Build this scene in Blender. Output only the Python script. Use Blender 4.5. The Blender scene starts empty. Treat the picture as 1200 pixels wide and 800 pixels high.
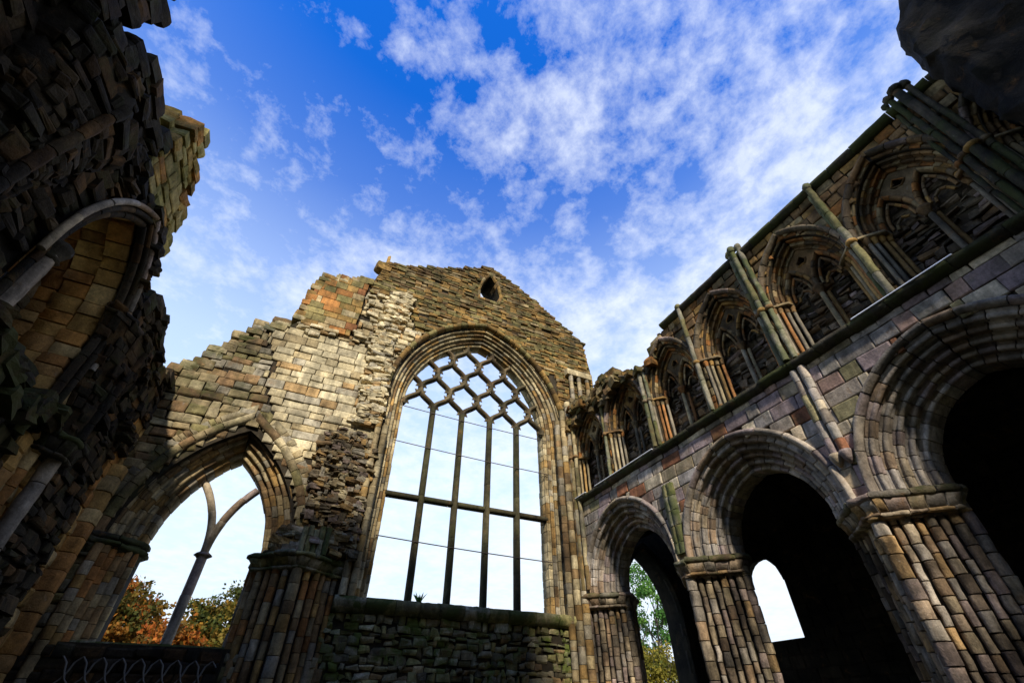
import bpy, math, random
from math import sin, cos, pi, sqrt, radians, atan2, hypot
from mathutils import Vector as V, Matrix, noise, geometry
random.seed(7)
U = random.uniform
SC = bpy.context.scene
COL = SC.collection
ZUP = V((0, 0, 1))

# ------------------------------------------------------------------ materials
def newmat(name):
    m = bpy.data.materials.new(name); m.use_nodes = True
    nt = m.node_tree; nt.nodes.clear()
    out = nt.nodes.new('ShaderNodeOutputMaterial'); b = nt.nodes.new('ShaderNodeBsdfPrincipled')
    nt.links.new(b.outputs[0], out.inputs[0])
    return m, nt, b

def nz(nt, vec, scale, detail=6, rough=.6, dist=0.):
    n = nt.nodes.new('ShaderNodeTexNoise'); n.inputs['Scale'].default_value = scale
    n.inputs['Detail'].default_value = detail; n.inputs['Roughness'].default_value = rough
    n.inputs['Distortion'].default_value = dist
    nt.links.new(vec, n.inputs['Vector']); return n.outputs['Fac']

def ramp(nt, fac, stops, interp='LINEAR'):
    r = nt.nodes.new('ShaderNodeValToRGB'); cr = r.color_ramp; cr.interpolation = interp
    while len(cr.elements) < len(stops): cr.elements.new(.5)
    for e, (p, c) in zip(cr.elements, stops):
        e.position = p; e.color = (c, c, c, 1) if isinstance(c, (int, float)) else (*c, 1)
    nt.links.new(fac, r.inputs[0]); return r.outputs[0]

def mix(nt, fac, a, b, mode='MIX'):
    n = nt.nodes.new('ShaderNodeMix'); n.data_type = 'RGBA'; n.blend_type = mode
    for s, v in ((n.inputs[0], fac), (n.inputs[6], a), (n.inputs[7], b)):
        if isinstance(v, (int, float)): s.default_value = v
        elif isinstance(v, tuple): s.default_value = (*v, 1)
        else: nt.links.new(v, s)
    return n.outputs[2]

def math_(nt, op, a, b=None, c=None):
    n = nt.nodes.new('ShaderNodeMath'); n.operation = op
    for i, v in enumerate((a, b, c)):
        if v is None: continue
        if isinstance(v, (int, float)): n.inputs[i].default_value = v
        else: nt.links.new(v, n.inputs[i])
    return n.outputs[0]

def stone(name, pal, moss=.3, grime=.6, bump=.6, mosscol=(.075, .085, .018), lichen=.25, bright=(.6, 1.15), streak=.6, warm=(1.10, 1., .74), even=.2):
    m, nt, b = newmat(name)
    tc = nt.nodes.new('ShaderNodeTexCoord'); P = tc.outputs['Object']
    at = nt.nodes.new('ShaderNodeAttribute'); at.attribute_name = 'stone'
    sp = nt.nodes.new('ShaderNodeSeparateColor'); nt.links.new(at.outputs['Color'], sp.inputs[0])
    n = len(pal); mean = [sum(p[k] for p in pal) / n for k in range(3)]; lum = sum(mean) / 3
    pal = [tuple(((1 - even) * p[k] + even * mean[k]) * warm[k] for k in range(3)) for p in pal]
    c = ramp(nt, sp.outputs[0], [(i / n, p) for i, p in enumerate(pal)], 'CONSTANT')
    br = nt.nodes.new('ShaderNodeMapRange'); br.inputs[3].default_value, br.inputs[4].default_value = bright
    nt.links.new(sp.outputs[1], br.inputs[0])
    c = mix(nt, 1, c, br.outputs[0], 'MULTIPLY')
    big = nz(nt, P, .9, 8, .65); mid = nz(nt, P, 4.5, 8, .7, .4); fine = nz(nt, P, 26, 5, .7)
    c = mix(nt, .85, c, ramp(nt, mid, [(.28, .32), (.5, 1.), (.72, 1.5)]), 'MULTIPLY')
    mpz = nt.nodes.new('ShaderNodeMapping'); mpz.inputs['Scale'].default_value = (1, 1, .14); nt.links.new(P, mpz.inputs[0])
    c = mix(nt, streak, c, ramp(nt, nz(nt, mpz.outputs[0], 3.6, 6, .65), [(.40, .38), (.56, 1.05)]), 'MULTIPLY')
    c = mix(nt, .5, c, ramp(nt, fine, [(.3, .5), (.65, 1.25)]), 'MULTIPLY')
    c = mix(nt, .8, c, ramp(nt, nz(nt, P, .55, 6, .6, .5), [(.32, .45), (.5, 1.), (.68, 1.3)]), 'MULTIPLY')
    # warm iron staining and pale lichen, each with its own outline
    st = nz(nt, P, 2.3, 7, .7, .8)
    c = mix(nt, ramp(nt, st, [(.58, 0.), (.72, .55)]), c, (.25, .12, .035))
    li = nz(nt, P, 7.5, 6, .75, .3)
    c = mix(nt, ramp(nt, li, [(.62, 0.), (.70, lichen)]), c, (.55, .54, .46))
    # black crust
    c = mix(nt, math_(nt, 'MULTIPLY', ramp(nt, big, [(.44, 0.), (.62, 1.)]), grime), c, mix(nt, 1, c, (.18, .17, .15), 'MULTIPLY'))
    # moss: noise plus the per stone amount
    mo = math_(nt, 'ADD', nz(nt, P, 1.6, 8, .7), math_(nt, 'MULTIPLY', sp.outputs[2], .30))
    mk = math_(nt, 'MULTIPLY', ramp(nt, mo, [(.53, 0.), (.68, 1.)]), math_(nt, 'MINIMUM', math_(nt, 'ADD', sp.outputs[2], moss), 1.))
    c = mix(nt, mk, c, mix(nt, mid, (.03, .035, .008), mosscol))
    nt.links.new(c, b.inputs['Base Color'])
    b.inputs['Roughness'].default_value = .92; b.inputs['Specular IOR Level'].default_value = .25
    bp = nt.nodes.new('ShaderNodeBump'); bp.inputs['Strength'].default_value = bump; bp.inputs['Distance'].default_value = .035
    h = math_(nt, 'ADD', mid, math_(nt, 'MULTIPLY', fine, .5))
    nt.links.new(h, bp.inputs['Height']); nt.links.new(bp.outputs[0], b.inputs['Normal'])
    return m

BUFF = (.40, .33, .22); PALE = (.62, .57, .46); CREAM = (.53, .47, .35); GREY = (.34, .325, .31); OCHRE = (.40, .25, .09)
ORANGE = (.40, .17, .05); RUST = (.28, .10, .04); PURP = (.29, .23, .245); PINK = (.36, .24, .20); DK = (.13, .11, .085); OLIVE = (.25, .23, .11)
BLUEG = (.30, .29, .28); BROWN = (.22, .14, .075)
M = {}
M['mortar'] = stone('dark_mortar', [(.055, .045, .033), (.07, .055, .04)], .3, .6, .8, lichen=.1)
M['gable'] = stone('gable_rubble', [BUFF, OLIVE, OCHRE, BROWN, OCHRE, OLIVE, OLIVE, OCHRE], .45, .6, .8, bright=(.4, .95))
M['ashlar'] = stone('ochre_ashlar', [BUFF, OCHRE, CREAM, OLIVE, ORANGE, BUFF, OLIVE, OCHRE, RUST], .35, .35, .5)
M['pale'] = stone('pale_ashlar', [PALE, CREAM, PALE, GREY, CREAM, PALE, CREAM, (.42, .27, .13), BUFF, PALE, (.4, .37, .31)], .12, .3, .7, bright=(.85, 1.25))
M['mixed'] = stone('mixed_courses', [CREAM, GREY, BUFF, BUFF, OLIVE, BUFF, BROWN, CREAM, OLIVE, (.3, .18, .1), GREY], .35, .55, .8)
M['rubble'] = stone('torn_rubble', [BUFF, DK, GREY, BROWN, CREAM, DK, OCHRE, PURP], .3, .7, .9)
M['mossy'] = stone('mossy_rubble', [GREY, DK, (.34, .33, .27), OLIVE, BROWN, (.22, .2, .15), OLIVE, (.3, .26, .2)], .8, .45, .9, (.15, .18, .03), .5, bright=(.6, 2.0))
M['moulding'] = stone('arch_moulding', [BUFF, CREAM, BROWN, BUFF, OCHRE, GREY, BROWN], .15, .65, .5)
M['warm'] = stone('warm_moulding', [CREAM, BUFF, PALE, BUFF, OCHRE, CREAM], .12, .5, .5)
M['shaft'] = stone('orange_brown_shaft', [(.30, .19, .1), OCHRE, BUFF, ORANGE, (.3, .2, .11), GREY, BUFF], .12, .5, .7, bright=(.8, 1.45), streak=.5)
M['arcade'] = stone('grey_pink_ashlar', [GREY, PURP, BUFF, PINK, (.36, .33, .3), OLIVE, (.36, .34, .31), PURP, CREAM, RUST, (.33, .29, .24)], .18, .3, .6, bright=(.8, 1.5), warm=(1.05, .98, .88), even=.15)
M['voussoir'] = stone('grey_voussoir', [GREY, BUFF, (.3, .26, .22), PURP, BROWN, GREY, (.36, .32, .27)], .12, .5, .6, bright=(.75, 1.5), warm=(1.06, .99, .86), even=.4)
M['pier'] = stone('pier_stone', [OCHRE, GREY, BUFF, DK, PURP, (.3, .26, .2), PURP, BROWN, BLUEG, (.26, .2, .15)], .2, .9, 1., bright=(.5, 1.45), streak=.8, warm=(1.08, .99, .80), even=.38)
M['trif'] = stone('triforium_stone', [OCHRE, BROWN, BUFF, ORANGE, BROWN, DK], .2, .75, .6)
M['colon'] = stone('colonnette', [OCHRE, CREAM, BLUEG, GREY, ORANGE, BUFF], .15, .35, .4)
M['green'] = stone('green_shaft', [GREY, (.22, .24, .16), GREY, OLIVE, BLUEG], .35, .5, .6, (.10, .125, .03), .2)
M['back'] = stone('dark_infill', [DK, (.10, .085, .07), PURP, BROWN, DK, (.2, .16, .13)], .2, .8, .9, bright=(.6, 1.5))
M['dark'] = stone('north_rubble', [(.06, .05, .04), (.10, .065, .035), (.05, .042, .033), (.11, .08, .05), (.06, .05, .04), (.16, .09, .04), (.05, .045, .04)], .25, .9, .9, lichen=.06, bright=(.4, .95))  # albedo lowered so the north wall's deep shade sits in the colour
M['northdress'] = stone('north_dressing', [(.46, .30, .12), (.44, .22, .07), (.34, .2, .09), (.45, .36, .22), (.36, .17, .06), (.46, .30, .12), (.42, .30, .16)], .1, .3, .9, bright=(.8, 1.3), streak=.35)
M['pinn'] = stone('mossy_courses', [(.36, .32, .14), (.44, .3, .1), (.42, .2, .06), (.34, .31, .14), (.44, .38, .2)], .4, .2, .7, (.15, .15, .025), bright=(.9, 1.4))
M['shade_stone'] = stone('shade_dark_stone', [(.03, .026, .022), (.036, .03, .025), (.025, .021, .018)], .1, .9, .8, lichen=.0)  # near-black palette: shade of the aisle, recesses and stump put into the colour
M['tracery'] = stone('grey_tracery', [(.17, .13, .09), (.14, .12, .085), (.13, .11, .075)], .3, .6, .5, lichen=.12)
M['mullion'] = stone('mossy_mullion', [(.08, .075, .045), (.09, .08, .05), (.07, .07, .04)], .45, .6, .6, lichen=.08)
M['sill'] = stone('mossy_sill', [(.2, .19, .13), OLIVE, GREY, (.17, .16, .1)], .8, .4, .8, (.10, .115, .03), bright=(.9, 1.6))
M['ledge'] = stone('black_ledge', [(.06, .055, .05), (.08, .07, .06), (.05, .05, .04)], .35, .7, .8)

def metal(name, col, rough, met=.6):
    m, nt, b = newmat(name); tc = nt.nodes.new('ShaderNodeTexCoord')
    n = nz(nt, tc.outputs['Object'], 9, 6)
    nt.links.new(mix(nt, n, tuple(x * .5 for x in col), tuple(min(1, x * 1.4) for x in col)), b.inputs['Base Color'])
    b.inputs['Roughness'].default_value = rough; b.inputs['Metallic'].default_value = met
    return m
M['rod'] = metal('rusty_rod', (.12, .09, .07), .6)
M['lead'] = metal('pale_lead', (.72, .74, .76), .45, .1)
M['mesh'] = metal('grille_iron', (.17, .15, .12), .8, .0)

def leafmat(name, pal, trans=.35):
    m, nt, b = newmat(name)
    at = nt.nodes.new('ShaderNodeAttribute'); at.attribute_name = 'stone'
    sp = nt.nodes.new('ShaderNodeSeparateColor'); nt.links.new(at.outputs['Color'], sp.inputs[0])
    c = ramp(nt, sp.outputs[0], [(i / max(1, len(pal) - 1), p) for i, p in enumerate(pal)])
    c = mix(nt, .6, c, ramp(nt, sp.outputs[1], [(0, .5), (1, 1.5)]), 'MULTIPLY')
    nt.links.new(c, b.inputs['Base Color']); b.inputs['Roughness'].default_value = .7
    b.inputs['Specular IOR Level'].default_value = .2
    tr = nt.nodes.new('ShaderNodeBsdfTranslucent'); nt.links.new(c, tr.inputs[0])
    ms = nt.nodes.new('ShaderNodeMixShader'); ms.inputs[0].default_value = trans
    nt.links.new(b.outputs[0], ms.inputs[1]); nt.links.new(tr.outputs[0], ms.inputs[2])
    nt.links.new(ms.outputs[0], [n for n in nt.nodes if n.type == 'OUTPUT_MATERIAL'][0].inputs[0])
    return m
M['leaf_autumn'] = leafmat('autumn_leaves', [(.06, .065, .012), (.15, .10, .015), (.28, .12, .015), (.34, .10, .012)])
M['leaf_rust'] = leafmat('rust_leaves', [(.10, .07, .012), (.26, .11, .015), (.38, .12, .014), (.28, .06, .01)])
M['leaf_dull'] = leafmat('olive_leaves', [(.05, .065, .012), (.10, .10, .016), (.19, .14, .02), (.28, .14, .016)])
M['leaf_green'] = leafmat('green_leaves', [(.05, .14, .022), (.08, .20, .035), (.14, .26, .045)])
M['leaf_yellow'] = leafmat('yellow_leaves', [(.08, .09, .012), (.20, .17, .02), (.32, .24, .025)])
def barkmat():
    m, nt, b = newmat('bark'); tc = nt.nodes.new('ShaderNodeTexCoord')
    n = nz(nt, tc.outputs['Object'], 12, 6)
    nt.links.new(mix(nt, n, (.03, .022, .015), (.12, .095, .07)), b.inputs['Base Color']); b.inputs['Roughness'].default_value = .95
    return m
M['bark'] = barkmat()
def groundmat():
    m, nt, b = newmat('rough_grass'); tc = nt.nodes.new('ShaderNodeTexCoord'); P = tc.outputs['Object']
    n = nz(nt, P, .35, 8); f = nz(nt, P, 14, 6)
    c = mix(nt, ramp(nt, n, [(.4, 0.), (.6, 1.)]), (.05, .075, .02), (.13, .11, .07))
    c = mix(nt, .6, c, ramp(nt, f, [(.3, .5), (.7, 1.4)]), 'MULTIPLY')
    nt.links.new(c, b.inputs['Base Color']); b.inputs['Roughness'].default_value = .95
    bp = nt.nodes.new('ShaderNodeBump'); bp.inputs['Distance'].default_value = .05
    nt.links.new(f, bp.inputs['Height']); nt.links.new(bp.outputs[0], b.inputs['Normal'])
    return m
M['ground'] = groundmat()

# ------------------------------------------------------------------ mesh builder
class MB:
    def __init__(s, *mats): s.v = []; s.f = []; s.c = []; s.m = []; s.sm = []; s.mats = list(mats)
    def mi(s, name):
        if name not in s.mats: s.mats.append(name)
        return s.mats.index(name)
    def add(s, vs, fs, mat, col=None, smooth=True):
        o = len(s.v); i = s.mi(mat)
        s.v.extend(tuple(v) for v in vs)
        if col is None: col = rc()
        s.c.extend([col] * len(vs))
        for q, f in enumerate(fs):
            s.f.append(tuple(k + o for k in f)); s.m.append(i); s.sm.append(smooth[q] if isinstance(smooth, list) else smooth)
    def build(s, name, parent=None, label=None):
        me = bpy.data.meshes.new(name); me.from_pydata(s.v, [], s.f)
        for k in s.mats: me.materials.append(M[k])
        me.polygons.foreach_set('material_index', s.m); me.polygons.foreach_set('use_smooth', s.sm)
        at = me.color_attributes.new('stone', 'FLOAT_COLOR', 'POINT')
        at.data.foreach_set('color', [x for c in s.c for x in (c[0], c[1], c[2], 1.)])
        me.update()
        o = bpy.data.objects.new(name, me); COL.objects.link(o)
        if parent is not None:
            o.parent = parent; o.matrix_parent_inverse = Matrix.Translation(-V(parent.location))
        if label: o['label'] = label
        return o

def rc(moss=0.): return (U(0, .999), U(0, 1), max(0., min(1., moss + U(-.15, .15))) if moss else 0.)

def thing(name, label, cat, loc, group=None):
    o = bpy.data.objects.new(name, None); COL.objects.link(o); o.location = loc; o.empty_display_size = .3
    o['label'] = label; o['category'] = cat; o['kind'] = 'thing'
    if group: o['group'] = group
    return o

class Fr:            # a wall frame: s along the wall, z up, d out of the face
    def __init__(s, o, es, ed): s.o = V(o); s.es = V(es); s.ed = V(ed); s.flip = s.es.cross(ZUP).dot(s.ed) < 0
    def __call__(s, a, z, d=0.): return s.o + s.es * a + ZUP * z + s.ed * d
EAST = Fr((0, 14.1, 0), (1, 0, 0), (0, -1, 0))
RIGHT = Fr((9.3, 0, 0), (0, 1, 0), (-1, 0, 0))
LEFT = Fr((-4.5, 0, 0), (0, 1, 0), (1, 0, 0))

def pip(x, y, poly):
    r = False; j = len(poly) - 1
    for i in range(len(poly)):
        xi, yi = poly[i]; xj, yj = poly[j]
        if (yi > y) != (yj > y) and x < (xj - xi) * (y - yi) / (yj - yi) + xi: r = not r
        j = i
    return r

def n2(a, b, k=1., s=0.): return noise.noise(V((a * k, b * k, s)))

def block(mb, fr, a, b, z0, z1, d, mat, col=None, edge=.03, jit=.012, rough=.012, back=-.07):
    w, h = b - a, z1 - z0; e = min(edge, w * .3, h * .3)
    xs = (a, a + e, b - e, b); zs = (z0, z0 + e, z1 - e, z1)
    cj = {(i, k): (U(-jit, jit), U(-jit, jit)) for i in (0, 1) for k in (0, 1)}
    vs = []; tilt = U(-.5, .5) * jit * 1.6; tilz = U(-.5, .5) * jit * 1.6
    for k in range(4):
        for i in range(4):
            jx, jz = cj[(i > 1, k > 1)]
            x, z = xs[i] + jx, zs[k] + jz
            bord = i in (0, 3) or k in (0, 3)
            corner = i in (0, 3) and k in (0, 3)
            dd = d - (e * .5 if bord else 0) - (e * .4 if corner else 0) + tilt * (i - 1.5) + tilz * (k - 1.5)
            p = fr(x, z, dd)
            nn = noise.noise(p * 5.1) * rough * 1.6
            vs.append(fr(x, z, dd + nn))
    ring = [0, 1, 2, 3, 7, 11, 15, 14, 13, 12, 8, 4]
    for q in ring:
        i, k = q % 4, q // 4; jx, jz = cj[(i > 1, k > 1)]
        vs.append(fr(xs[i] + jx, zs[k] + jz, back))
    fs = [(k * 4 + i, k * 4 + i + 1, k * 4 + i + 5, k * 4 + i + 4) for k in range(3) for i in range(3)]
    for q in range(12):
        r = (q + 1) % 12; fs.append((ring[r], ring[q], 16 + q, 16 + r))
    if fr.flip: fs = [f[::-1] for f in fs]
    mb.add(vs, fs, mat, col, False)

def masonry(mb, fr, smin, smax, zmin, zmax, inside, mat, ch=(.25, .35), cw=(.35, .6), dep=(0., .025), jit=.012, gap=.011, edge=.03, rough=.012, rub=0., drop=0., moss=0., tilt=0., back=-.07):
    z = zmin
    while z < zmax:
        h = min(U(*ch), max(.06, zmax - z)); s = smin - U(0, cw[1])
        while s < smax:
            w = U(*cw); a, b = s + gap, s + w - gap; z0, z1 = z + gap, z + h - gap
            if rub:
                z0 += U(-rub, rub) * h; z1 += U(-rub, rub) * h
                if z1 - z0 < .04: z1 = z0 + .05
            dz = tilt * (s - smin)
            N = 8; best = None; cur = None
            for q in range(N + 1):
                x = a + (b - a) * q / N
                ok = smin <= x <= smax and inside(x, (z0 + z1) / 2 + dz)
                if ok:
                    cur = (cur[0], x) if cur else (x, x)
                    if best is None or cur[1] - cur[0] > best[1] - best[0]: best = cur
                else: cur = None
            if best and best[1] - best[0] > .07 and (not drop or random.random() > drop):
                block(mb, fr, best[0], best[1], z0 + dz, z1 + dz, U(*dep), mat, rc(moss), edge, jit, rough, back)
            s += w
        z += h

_RV = []; _RF = []
def _mkrock():
    idx = {}
    def vid(p):
        if p not in idx: idx[p] = len(_RV); _RV.append(V(p))
        return idx[p]
    g = (-1., -.33, .33, 1.)
    for ax in range(3):
        for sg in (-1., 1.):
            for i in range(3):
                for j in range(3):
                    q = []
                    for (di, dj) in ((0, 0), (1, 0), (1, 1), (0, 1)):
                        p = [0, 0, 0]; p[ax] = sg; p[(ax + 1) % 3] = g[i + di]; p[(ax + 2) % 3] = g[j + dj]; q.append(vid(tuple(p)))
                    _RF.append(tuple(q) if sg > 0 else tuple(q[::-1]))
_mkrock()
_RV2 = [(v.normalized() * 1.2).lerp(v, .84) for v in _RV]
def rock(mb, c, size, mat, rot=.2, col=None, rough=.16, smooth=False):
    R = Matrix.Rotation(U(-rot, rot), 3, 'X') @ Matrix.Rotation(U(-rot, rot), 3, 'Y') @ Matrix.Rotation(U(-rot, rot), 3, 'Z')
    o = V((U(0, 90), U(0, 90), U(0, 90))); c = V(c); vs = []
    for v in _RV2:
        q = v * (1 + rough * (noise.noise(v * .9 + o) * 1.3 + noise.noise(v * 2.6 + o) * .5))
        vs.append(c + R @ V((q.x * size[0] * .5, q.y * size[1] * .5, q.z * size[2] * .5)))
    mb.add(vs, _RF, mat, col, smooth)

def sweep(mb, pts, prof, mat, L=.3, gap=.007, jit=.006, seg=.15, moss=0., endscale=.985, colf=None, rough=0.):
    cum = [0.]
    for i in range(1, len(pts)): cum.append(cum[-1] + (pts[i][0] - pts[i - 1][0]).length)
    T = cum[-1]
    def at(t):
        t = max(0, min(T, t)); i = 0
        lo, hi = 0, len(cum) - 1
        while hi - lo > 1:
            md = (lo + hi) // 2
            if cum[md] <= t: lo = md
            else: hi = md
        f = (t - cum[lo]) / max(1e-9, cum[hi] - cum[lo])
        return [pts[lo][k].lerp(pts[hi][k], f) for k in range(3)]
    ca = sum(p[0] for p in prof) / len(prof); cb = sum(p[1] for p in prof) / len(prof)
    n = len(prof); t = 0.
    while t < T - .01:
        l = min(L * U(.7, 1.3), T - t)
        if T - t - l < L * .4: l = T - t
        t0, t1 = t + gap, t + l - gap
        if t1 - t0 > .01:
            k = max(1, int((t1 - t0) / seg + .5)); ja, jb = U(-jit, jit), U(-jit, jit)
            vs = []
            rings = [(t0, endscale)] + [(t0 + (t1 - t0) * q / k + (.012 if q == 0 else -.012 if q == k else 0), 1.) for q in range(k + 1)] + [(t1, endscale)]
            for tt, sc in rings:
                P, N, D = at(tt)
                for (a, b) in prof:
                    p = P + N * (ca + (a - ca) * sc + ja) + D * (cb + (b - cb) * sc + jb)
                    if rough: p = p + (N * noise.noise(p * 6.3) + D * noise.noise(p * 6.3 + V((9, 9, 9)))) * rough
                    vs.append(p)
            fs = []
            for r in range(len(rings) - 1):
                for q in range(n):
                    q2 = (q + 1) % n
                    fs.append((r * n + q, r * n + q2, (r + 1) * n + q2, (r + 1) * n + q))
            fs.append(tuple(range(n - 1, -1, -1))); fs.append(tuple(range((len(rings) - 1) * n, len(rings) * n)))
            nr = len(rings) - 1
            mb.add(vs, fs, mat, (colf(t / T) if colf else rc(moss)), [0 < r_i < nr - 1 for r_i in range(nr) for _ in range(n)] + [False, False])
        t += l

def circ(r, n=10, ca=0., cb=0.): return [(ca + r * cos(2 * pi * i / n), cb + r * sin(2 * pi * i / n)) for i in range(n)]
def rect(a0, a1, b0, b1): return [(a0, b0), (a1, b0), (a1, b1), (a0, b1)]
def chamf(w, d, c):
    return [(-w / 2 + c, -d / 2), (w / 2 - c, -d / 2), (w / 2, -d / 2 + c), (w / 2, d / 2 - c), (w / 2 - c, d / 2), (-w / 2 + c, d / 2), (-w / 2, d / 2 - c), (-w / 2, -d / 2 + c)]
def order(a, w, b, dep, r):       # one arch order: a roll on the arris between two hollows
    p = [(a + w, b), (a + 2.6 * r, b), (a + 2.2 * r, b - .55 * r)]
    cx, cb_ = a + .95 * r, b - .95 * r
    for k in range(9):
        an = radians(30 + k * 240 / 8 )
        p.append((cx + r * cos(an), cb_ + r * sin(an)))
    p += [(a + .55 * r, b - 2.2 * r), (a, b - 2.6 * r), (a, b - dep), (a + w, b - dep)]
    return p

def arch_h(R, w): return sqrt(max(0, R * R - (R - w) ** 2))
def arch_half(fr, c, w, zs, R, side, z0=None, n=26):
    """path bottom -> apex of one half of a pointed arch; N points away from the opening"""
    pts = []; sg = -1 if side == 'L' else 1
    if z0 is not None:
        k = max(1, int((zs - z0) / .4))
        for i in range(k): pts.append((fr(c + sg * w, z0 + (zs - z0) * i / k), fr.es * sg, fr.ed))
    cx = c - sg * (R - w); amax = math.acos((R - w) / R) if R > w else pi / 2
    for i in range(n + 1):
        an = amax * i / n
        nn = fr.es * (sg * cos(an)) + ZUP * sin(an)
        P = fr(cx + sg * R * cos(an), zs + R * sin(an))
        if i == n: nn = ZUP * (1 / max(.3, sin(an)))
        pts.append((P, nn, fr.ed))
    return pts
def arch_poly(c, w, zs, R, z0, n=14, a=0.):
    """closed outline (s, z) of the opening offset outward by a"""
    Ro = R + a; wo = w + a; amax = math.acos(min(1, (R - w) / Ro)); out = [(c - wo, z0)]
    for i in range(n + 1):
        an = amax * i / n; out.append((c + (R - w) - Ro * cos(an), zs + Ro * sin(an)))
    for i in range(n - 1, -1, -1):
        an = amax * i / n; out.append((c - (R - w) + Ro * cos(an), zs + Ro * sin(an)))
    out.append((c + wo, z0)); return out

def slab(mb, fr, outer, holes, d0, d1, mat, col=None):
    loops = [outer] + holes; flat = [p for l in loops for p in l]
    tris = geometry.tessellate_polygon([[V((p[0], p[1], 0)) for p in l] for l in loops])
    n = len(flat); vs = [fr(p[0], p[1], d0) for p in flat] + [fr(p[0], p[1], d1) for p in flat]
    fs = []
    for t in tris: fs.append(tuple(t)); fs.append(tuple(i + n for i in t[::-1]))
    o = 0
    for l in loops:
        for i in range(len(l)):
            j = (i + 1) % len(l); fs.append((o + i, o + j, n + o + j, n + o + i))
        o += len(l)
    mb.add(vs, fs, mat, col or rc(), False)

def vpath(p, z0, z1, N=V((1, 0, 0)), D=V((0, 1, 0)), n=2): return [(V((p[0], p[1], z0 + (z1 - z0) * i / n)), N, D) for i in range(n + 1)]

def lathe(mb, c, prof, mat, n=12, col=None, rough=0.):
    vs = []; fs = []; c = V(c)
    for (r, z) in prof:
        for i in range(n):
            p = c + V((r * cos(2 * pi * i / n), r * sin(2 * pi * i / n), z))
            if rough: p += noise.noise_vector(p * 5) * rough
            vs.append(p)
    for k in range(len(prof) - 1):
        for i in range(n):
            j = (i + 1) % n; fs.append((k * n + i, k * n + j, (k + 1) * n + j, (k + 1) * n + i))
    fs.append(tuple(range(n - 1, -1, -1))); fs.append(tuple(range((len(prof) - 1) * n, len(prof) * n)))
    mb.add(vs, fs, mat, col)

def stack(mb, poly, c, layers, mat, sub=.18, rough=.02, moss=0.):
    """horizontal mouldings round a plan polygon: layers of (z, scale about c)"""
    pl = []
    for i in range(len(poly)):
        p, q = V(poly[i]), V(poly[(i + 1) % len(poly)]); k = max(1, int((q - p).length / sub))
        pl += [p.lerp(q, t / k) for t in range(k)]
    n = len(pl); c = V(c); vs = []
    for z, sc in layers:
        for p in pl:
            q = c + (p - c) * sc; w = V((q.x, q.y, z)); vs.append(w + noise.noise_vector(w * 3.5) * rough * 1.5)
    fs = [(k * n + i, k * n + (i + 1) % n, (k + 1) * n + (i + 1) % n, (k + 1) * n + i) for k in range(len(layers) - 1) for i in range(n)]
    fs.append(tuple(range(n - 1, -1, -1))); fs.append(tuple(range((len(layers) - 1) * n, len(layers) * n)))
    mb.add(vs, fs, mat, rc(moss))

def abacus(mb, pl, zb, mat, moss=.2, sc=1.):
    """weathered capital band following a plan outline: bell, necking and broken abacus stones"""
    c = sum((V(p) for p in pl), V((0, 0))) / len(pl); pts = []
    for i in range(len(pl)):
        p = V(pl[i]); n_ = (p - c).normalized(); pts.append((V((p.x, p.y, zb)), V((n_.x, n_.y, 0)), ZUP))
    sweep(mb, pts, [(-.3, 0), (.00, 0), (.03, .03), (.0, .07), (-.3, .07)], mat, .3, .006, .01, .1, moss, .97, None, .02)
    sweep(mb, pts, [(-.3, .07), (.0, .07), (.04, .18), (.10 * sc, .27), (-.3, .27)], mat, .26, .008, .014, .1, moss, .97, None, .035)
    sweep(mb, pts, [(-.3, .27), (.10 * sc, .27), (.16 * sc, .31), (.15 * sc, .38), (.08 * sc, .41), (-.3, .42)], mat, .42, .008, .02, .1, moss + .2, .97, None, .035)

def edge_rocks(mb, fr, line, mat, d0, d1, step=.28, size=.34, hz=.2, moss=0., tilt=0., out=.0):
    for i in range(len(line) - 1):
        p, q = V(line[i]), V(line[i + 1]); k = max(1, int((q - p).length / step))
        for t in range(k):
            b = p.lerp(q, (t + U(.2, .8)) / k); d = d0
            while d > d1:
                dd = U(.3, .5)
                c = fr(b.x + U(-.06, .06), b.y + U(-.09, .05) + out, d - dd / 2)
                sz = V((0, 0, 0)); w = size * U(.7, 1.3); h = hz * U(.7, 1.3)
                ex = abs(fr.es.x) > .5
                rock(mb, c, (w, dd, h) if ex else (dd, w, h), mat, .12, rc(moss), .1)
                d -= dd

# ================================================================== GABLE (EAST) WALL
gable = thing('gable_wall', 'ruined gable wall of pale and ochre stone with the great traceried window', 'ruined wall', (3.2, 14.1, 0))
WC, WW, WZ, WR, WSILL = 5.38, 2.98, 10.5, 3.97, 4.0          # great window
LC, LW, LZ, LR, LSILL = -2.0, 1.36, 4.6, 3.39, 2.75           # left aisle arch
gout = [(-6.2, -.6), (11.0, -.6), (11.0, 14.0), (10.82, 15.2), (10.7, 16.0), (9.3, 17.05), (7.6, 18.2), (6.1, 19.1), (5.5, 19.38), (4.4, 18.75), (2.25, 17.72), (.45, 17.05),
        (.12, 15.75), (-1.2, 15.3), (-1.55, 15.1), (-1.86, 14.5), (-1.95, 12.6), (-2.17, 12.36), (-2.9, 11.95), (-3.28, 11.14), (-3.74, 10.75), (-4.0, 10.0), (-4.7, 9.5), (-5.0, 9.0), (-6.2, 8.4)]
hole_g = [(5.0, 16.95), (5.95, 16.95), (6.02, 17.5), (5.85, 18.2), (5.5, 18.75), (5.15, 18.2), (4.97, 17.5)]
gw_hole = arch_poly(WC, WW, WZ, WR, WSILL, 14, .60)
gl_hole = arch_poly(LC, LW, LZ, LR, LSILL, 12, .68)
mb = MB('mortar')
slab(mb, EAST, gout, [gw_hole, gl_hole, hole_g], -.05, -1.35, 'mortar')
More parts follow.
